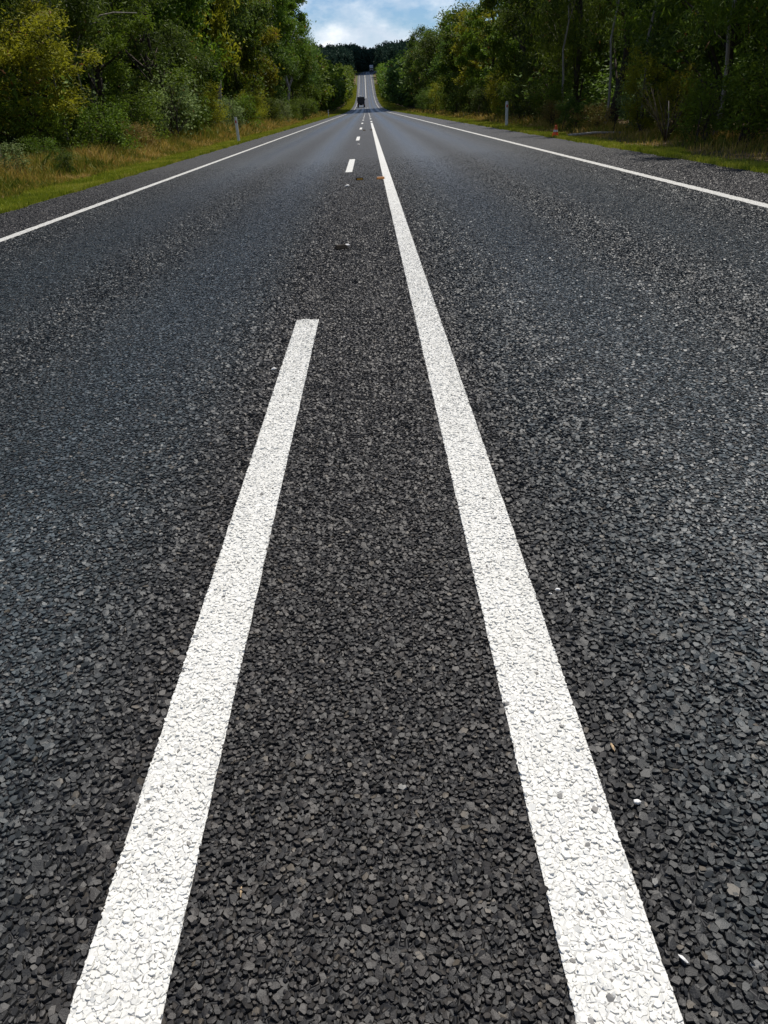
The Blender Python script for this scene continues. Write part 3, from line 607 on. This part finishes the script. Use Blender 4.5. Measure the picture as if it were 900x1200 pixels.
for side, sg in (('left', -1), ('right', 1)):
    parts = []
    for ya, yb, dens, hh, ww in ((6, 16, 2600, .055, .008), (16, 30, 1300, .065, .012), (30, 70, 420, .08, .024), (70, 200, 60, .12, .07), (200, 500, 22, .2, .2)):
        w = (1.15 if ya < 60 else (1.9 if ya < 200 else 3.5)) if sg < 0 else (.62 if ya < 30 else (1.1 if ya < 200 else 4.6))
        x, y = scatter(4.86, 4.9+w+.3, ya, yb, dens, q); e = 4.93+.07*np.sin(y*2.1)+.05*np.sin(y*5.3)
        k = (x > e) & (x < e+w+.2*np.sin(y*1.3)) & (q.uniform(size=len(x)) < (.5+.6*vn(x, y, 1.1) if sg > 0 else 1)); x, y = x[k], y[k]
        parts.append((*[[a, [b]] for a, b in [blades(sg*x, y, hh*q.uniform(.5, 1.4, len(x)), ww, q)]][0], 0))
    V, D = merge(parts)
    tag(obj('verge_grass', mesh_np('verge_grass', V, D, [M['grass']])), f'short bright green grass strip along the {side} shoulder', 'grass', kind='stuff')
    parts = []
    for ya, yb, dens, hh, ww in ((7, 18, 1000, .34, .010), (18, 34, 620, .38, .014), (34, 80, 170, .5, .03), (80, 240, 22, .6, .09)):
        xa, xb = (5.9, 9.6) if sg < 0 else (5.45, 8.2)
        if ya >= 70 and sg < 0: xa = 6.6
        x, y = scatter(xa, xb, ya, yb, dens if sg < 0 else dens*.35, q); k = q.uniform(size=len(x)) < .25+.9*vn(x, y, 1.7); x, y = x[k], y[k]
        ramp_ = np.clip((x-xa)/1.3, .28, 1)
        parts.append((*[[a, [b]] for a, b in [blades(sg*x, y, hh*ramp_*q.uniform(.5, 1.5, len(x))*(1 if sg < 0 else .5), ww, q, .5)]][0], 0))
    V, D = merge(parts)
    tag(obj('dry_grass', mesh_np('dry_grass', V, D, [M['dry']])), f'rank orange-brown dry grass between the {side} verge and the bush', 'grass', kind='stuff')
# ------------------------------------------------------------------ dead wood
def bare_tree(x, y, limbs, label, r0=.05, cat='dead tree'):
    r = empty('dead_tree', (x, y, float(zg(x, y)))); tag(r, label, cat)
    b = MB(); b.tube(limbs[0], np.linspace(r0, r0*.5, len(limbs[0])), 8); b.build('trunk', M['bark_g'], r, smooth=True)
    for lm in limbs[1:]:
        b = MB(); b.tube(lm, np.linspace(r0*.55, r0*.2, len(lm)), 6); b.build('branch', M['bark_g' if r0 > .03 else 'bark_d'], r, smooth=True)
    return r
bare_tree(-10.6, 28, [[(0, 0, -.1), (.05, 0, 1.5), (-.05, 0, 3), (.1, 0, 4.2), (0, .1, 5.6)],
    [(.1, 0, 4.2), (.5, -.05, 4.02), (1.1, -.1, 3.8), (1.7, -.1, 3.82), (2.15, -.15, 3.74), (2.55, -.15, 3.72)], [(2.55, -.15, 3.72), (2.52, -.15, 3.8), (2.65, -.15, 3.9), (3.1, -.2, 3.95), (3.8, -.25, 3.9)], [(1.1, -.1, 3.8), (1.5, 0, 4.0), (1.9, 0, 4.12), (2.4, 0, 4.35)]],
    'bare grey dead tree with a hooked pale branch over the left bush', .06)
tw = []
qq = np.random.default_rng(5)
for k in range(46):
    a = qq.uniform(0, 6.28); l = qq.uniform(.3, 1.0); tw.append([(0, 0, 0), (math.cos(a)*l*.3, math.sin(a)*l*.3, l*.6), (math.cos(a)*l*.55+qq.normal(0, .1), math.sin(a)*l*.55, l*1.1)])
bare_tree(6.5, 18.6, [[(0, 0, -.05), (.03, 0, .4), (0, .05, .8)]]+tw, 'tangled grey leafless bush beside the right shoulder near the cone', .011, 'dead bush')
b = MB(); b.tube([(-.7, 0, .05), (0, .06, .07), (.8, -.04, .04)], [.03, .028, .02], 8)
tag(b.build('fallen_branch', M['bark_g'], loc=(6.0, 22.6, 0), smooth=True), 'pale fallen branch lying beside the orange cone', 'branch')
# ------------------------------------------------------------------ marker posts
def post(x, y, hgt, lean, label):
    r = empty('marker_post', (x, y, float(zg(x, y)))); r.rotation_euler = (0, lean, 0); tag(r, label, 'marker post', 'roadside marker posts')
    b = MB(); pts = [(-.058, .012), (-.05, -.012), (0, -.022), (.05, -.012), (.058, .012), (0, 0.004)]
    V = [(px_, py_, z) for z in (-.05, hgt-.06) for px_, py_ in pts]+[(px_*.75, py_, hgt) for px_, py_ in pts]
    F = [(k+6*j, (k+1) % 6+6*j, (k+1) % 6+6*(j+1), k+6*(j+1)) for j in (0, 1) for k in range(6)]+[tuple(range(12, 18)), tuple(range(5, -1, -1))]
    b.add(V, F); b.build('post', M['white'], r)
    b = MB(); b.box((0, -.028, hgt-.17), (.05, .008, .10), bev=.003); b.build('reflector', M['red'], r)
    return r
post(-5.21, 34.3, .93, -.02, 'white roadside marker post on the left verge in front of a pale shrub')
post(5.60, 34.7, .93, .0, 'white roadside marker post on the right verge with a bright top')
post(-5.3, 118, .93, 0, 'small distant marker post on the left verge')
# ------------------------------------------------------------------ traffic cone
r = empty('traffic_cone', (5.12, 23.4, float(zg(5.12, 23.4)))); tag(r, 'small battered orange traffic cone on the grass right of the shoulder', 'traffic cone')
b = MB(); b.box((0, 0, .016), (.25, .25, .032), bev=.008); b.build('base', M['orange'], r)
b = MB(); zz = [.03, .09, .15, .21, .27, .30]; b.tube([(0.004*k, 0, z) for k, z in enumerate(zz)], [.095, .078, .058, .042, .028, .024], 16); b.build('cone', M['orange'], r, smooth=True)
b = MB(); b.tube([(.008, 0, .135), (.012, 0, .185)], [.067, .053], 16, cap=False); b.build('band', M['canvas'], r, smooth=True)
# ------------------------------------------------------------------ road studs
def stud(x, y, body, face, label):
    r = empty('road_stud', (x, y, float(zr(y))+.001), random.uniform(-.06, .06)); tag(r, label, 'road stud')
    b = MB(); b.box((0, 0, .016), (.125, .10, .034), taper=(.9, .66), bev=.003); b.build('body', M[body], r)
    b = MB(); V = [(-.046, -.0515, .008), (.046, -.0515, .008), (.042, -.0375, .027), (-.042, -.0375, .027)]
    b.add([(a, c-.002, d) for a, c, d in V]+[(a, c+.004, d-.001) for a, c, d in V], [(0, 1, 2, 3), (7, 6, 5, 4), (0, 4, 5, 1), (1, 5, 6, 2), (2, 6, 7, 3), (3, 7, 4, 0)]); b.build('reflector', M[face], r)
stud(-.175, 12.95, 'blackp', 'amberdark', 'dull brown road stud right of the second dash from the camera')
stud(.15, 12.9, 'amber', 'redor', 'orange road stud touching the left edge of the solid line')
stud(-.19, 40.9, 'blackp', 'amberdark', 'distant dark road stud beside the small white dash')
stud(.14, 40.9, 'blackp', 'amberdark', 'distant dark road stud beside the far end of the solid line')
r = empty('broken_stud', (-.25, 6.46, .006), .3); tag(r, 'crushed road stud fragment with a pale shard, lying between the centre lines', 'road stud')
b = MB(); b.box((-.02, 0, .014), (.10, .08, .028), taper=(.75, .6), bev=.003); b.build('body', M['scrap'], r)
b = MB(); b.box((.030, -.004, .024), (.045, .03, .010), taper=(.6, .5), bev=.002); b.build('shard', M['quartz'], r)
def pebble(name, x, y, rad, mat, label, cat, seed, st=(1, .7, .5), rz=0.):
    q = np.random.default_rng(seed); V = IV[:42]; 
    v2, f2 = icos(1); w = 1+.25*q.normal(size=len(v2)).clip(-1, 1)*.6
    V = v2*w[:, None]*np.array(st)*rad; c, s = math.cos(rz), math.sin(rz); V = np.stack([V[:, 0]*c-V[:, 1]*s, V[:, 0]*s+V[:, 1]*c, V[:, 2]], 1)
    o = obj(name, mesh_np(name, V, [(f2, 0)], [M[mat]]), loc=(x, y, .006+rad*st[2]*.7)); tag(o, label, cat)
pebble('white_pebble', .365, .851, .0062, 'quartz', 'white pebble on the dark chips just right of the solid line', 'pebble', 1, (1, .7, .6), -.5)
pebble('white_pebble', -.47, 3.27, .011, 'quartz', 'small white pebble left of the near dash, close to its top end', 'pebble', 2)
pebble('white_pebble', -.345, 11.9, .030, 'quartz', 'white pebble in front of the second dash', 'pebble', 3, (1, .8, .5))
pebble('white_pebble', -.32, 25.6, .035, 'quartz', 'faint pale pebble just in front of the third dash', 'pebble', 4, (1.3, .8, .4))
pebble('stone_fleck', .372, 1.455, .006, 'quartz', 'pale stone fleck right of the solid line, the upper one of two', 'pebble', 5)
pebble('stone_fleck', .352, 1.44, .004, 'quartz', 'pale stone fleck touching the right edge of the solid line', 'pebble', 6)
pebble('stone_fleck', .347, .60, .0045, 'quartz', 'pale elongated fleck at the bottom right beside the solid line', 'pebble', 7, (1.8, .5, .4), 2.2)
pebble('brown_twig', .36, .97, .006, 'tan', 'tiny brown twig standing among chips above the white pebble', 'twig', 8, (.4, 1.6, .4), .1)
pebble('brown_twig', -.245, .73, .006, 'tan', 'tiny orange-brown twig on the chips right of the near dash', 'twig', 9, (.25, 1.5, .3), .05)
# ------------------------------------------------------------------ vehicles
def wheel(r, x, y, rad, wd=.28):
    w = empty('wheel', (x, y, rad)); w.parent = r
    P = [(-wd/2, 0, 0), (-wd/2+.03, 0, 0), (wd/2-.03, 0, 0), (wd/2, 0, 0)]
    b = MB(); b.tube(P, [rad*.93, rad, rad, rad*.93], 20); b.build('tyre', M['rubber'], w, smooth=False)
    b = MB(); b.tube([(-wd/2-.004, 0, 0), (wd/2+.004, 0, 0)], [rad*.5, rad*.5], 14); b.build('rim', M['silver'], w)
def truck(x, y, rz, body, load, label, H=3.0):
    r = empty('truck', (x, y, float(zr(y))+.004), rz); g = math.atan2(float(zr(y+5)-zr(y-5)), 10); r.rotation_euler = (g if abs(rz) < 1 else -g, 0, rz); tag(r, label, 'truck')
    b = MB(); b.box((0, 0, .75), (.9, 6.4, .22), bev=.03); b.build('chassis', M['blackp'], r)
    b = MB(); b.box((0, 2.35, 1.65), (2.25, 1.7, 1.7), taper=(.93, .86), bev=.12); cab = b.build('cab', M[body], r)
    b = MB(); b.box((0, 3.125, 2.02), (1.9, .05, .7), bev=.02); b.build('windscreen', M['glass'], r)
    b = MB(); b.box((0, 3.215, 1.15), (1.3, .04, .35), bev=.015); b.build('grille', M['blackp'], r)
    for s in (-1, 1):
        b = MB(); b.box((s*.88, 3.21, 1.12), (.28, .07, .2), bev=.02); b.build('headlight', M['lamp'], r)
        b = MB(); b.box((s*1.27, 2.95, 2.15), (.2, .08, .42), bev=.03); b.box((s*1.15, 2.97, 2.1), (.1, .04, .04)); b.build('mirror', M['blackp'], r)
    b = MB(); b.box((0, -.95, 1.0), (2.4, 4.7, .16), bev=.02); b.build('tray', M[body], r)
    b = MB(); b.box((0, -.95, (1.09+H)/2), (2.36, 4.6, H-1.09), bev=.06); b.build('cargo_box', M[load], r)
    b = MB()
    for s in (-1, 1):
        b.box((s*.58, -3.272, (1.2+H-.15)/2), (1.1, .035, H-1.4), bev=.01)
    b.build('rear_door', M[body], r)
    b = MB(); b.box((0, -3.32, .72), (2.3, .1, .16), bev=.02); b.build('bumper', M['blackp'], r)
    for s in (-1, 1):
        b = MB(); b.box((s*.95, -3.39, .74), (.3, .05, .12), bev=.01); b.build('tail_light', M['red'], r)
        wheel(r, s*1.0, 2.3, .45); wheel(r, s*1.0, -1.7, .45, .5)
    return r
t1 = truck(-1.85, 287, 0, 'dark', 'dark', 'dark box truck driving away in the left lane at the foot of the hill', 3.05)
b = MB(); b.box((-.15, -.6, 3.17), (1.0, 1.8, .34), taper=(.9, .9), bev=.05); tag(b.build('tarpaulin_bundle', M['canvas'], loc=t1.location), 'pale bundle lying on the roof of the dark truck', 'bundle').rotation_euler = t1.rotation_euler
truck(1.75+float(xr(600)), 600, math.pi, 'wpaint', 'wpaint', 'tiny white truck coming over the crest of the hill in the right lane', 3.9)
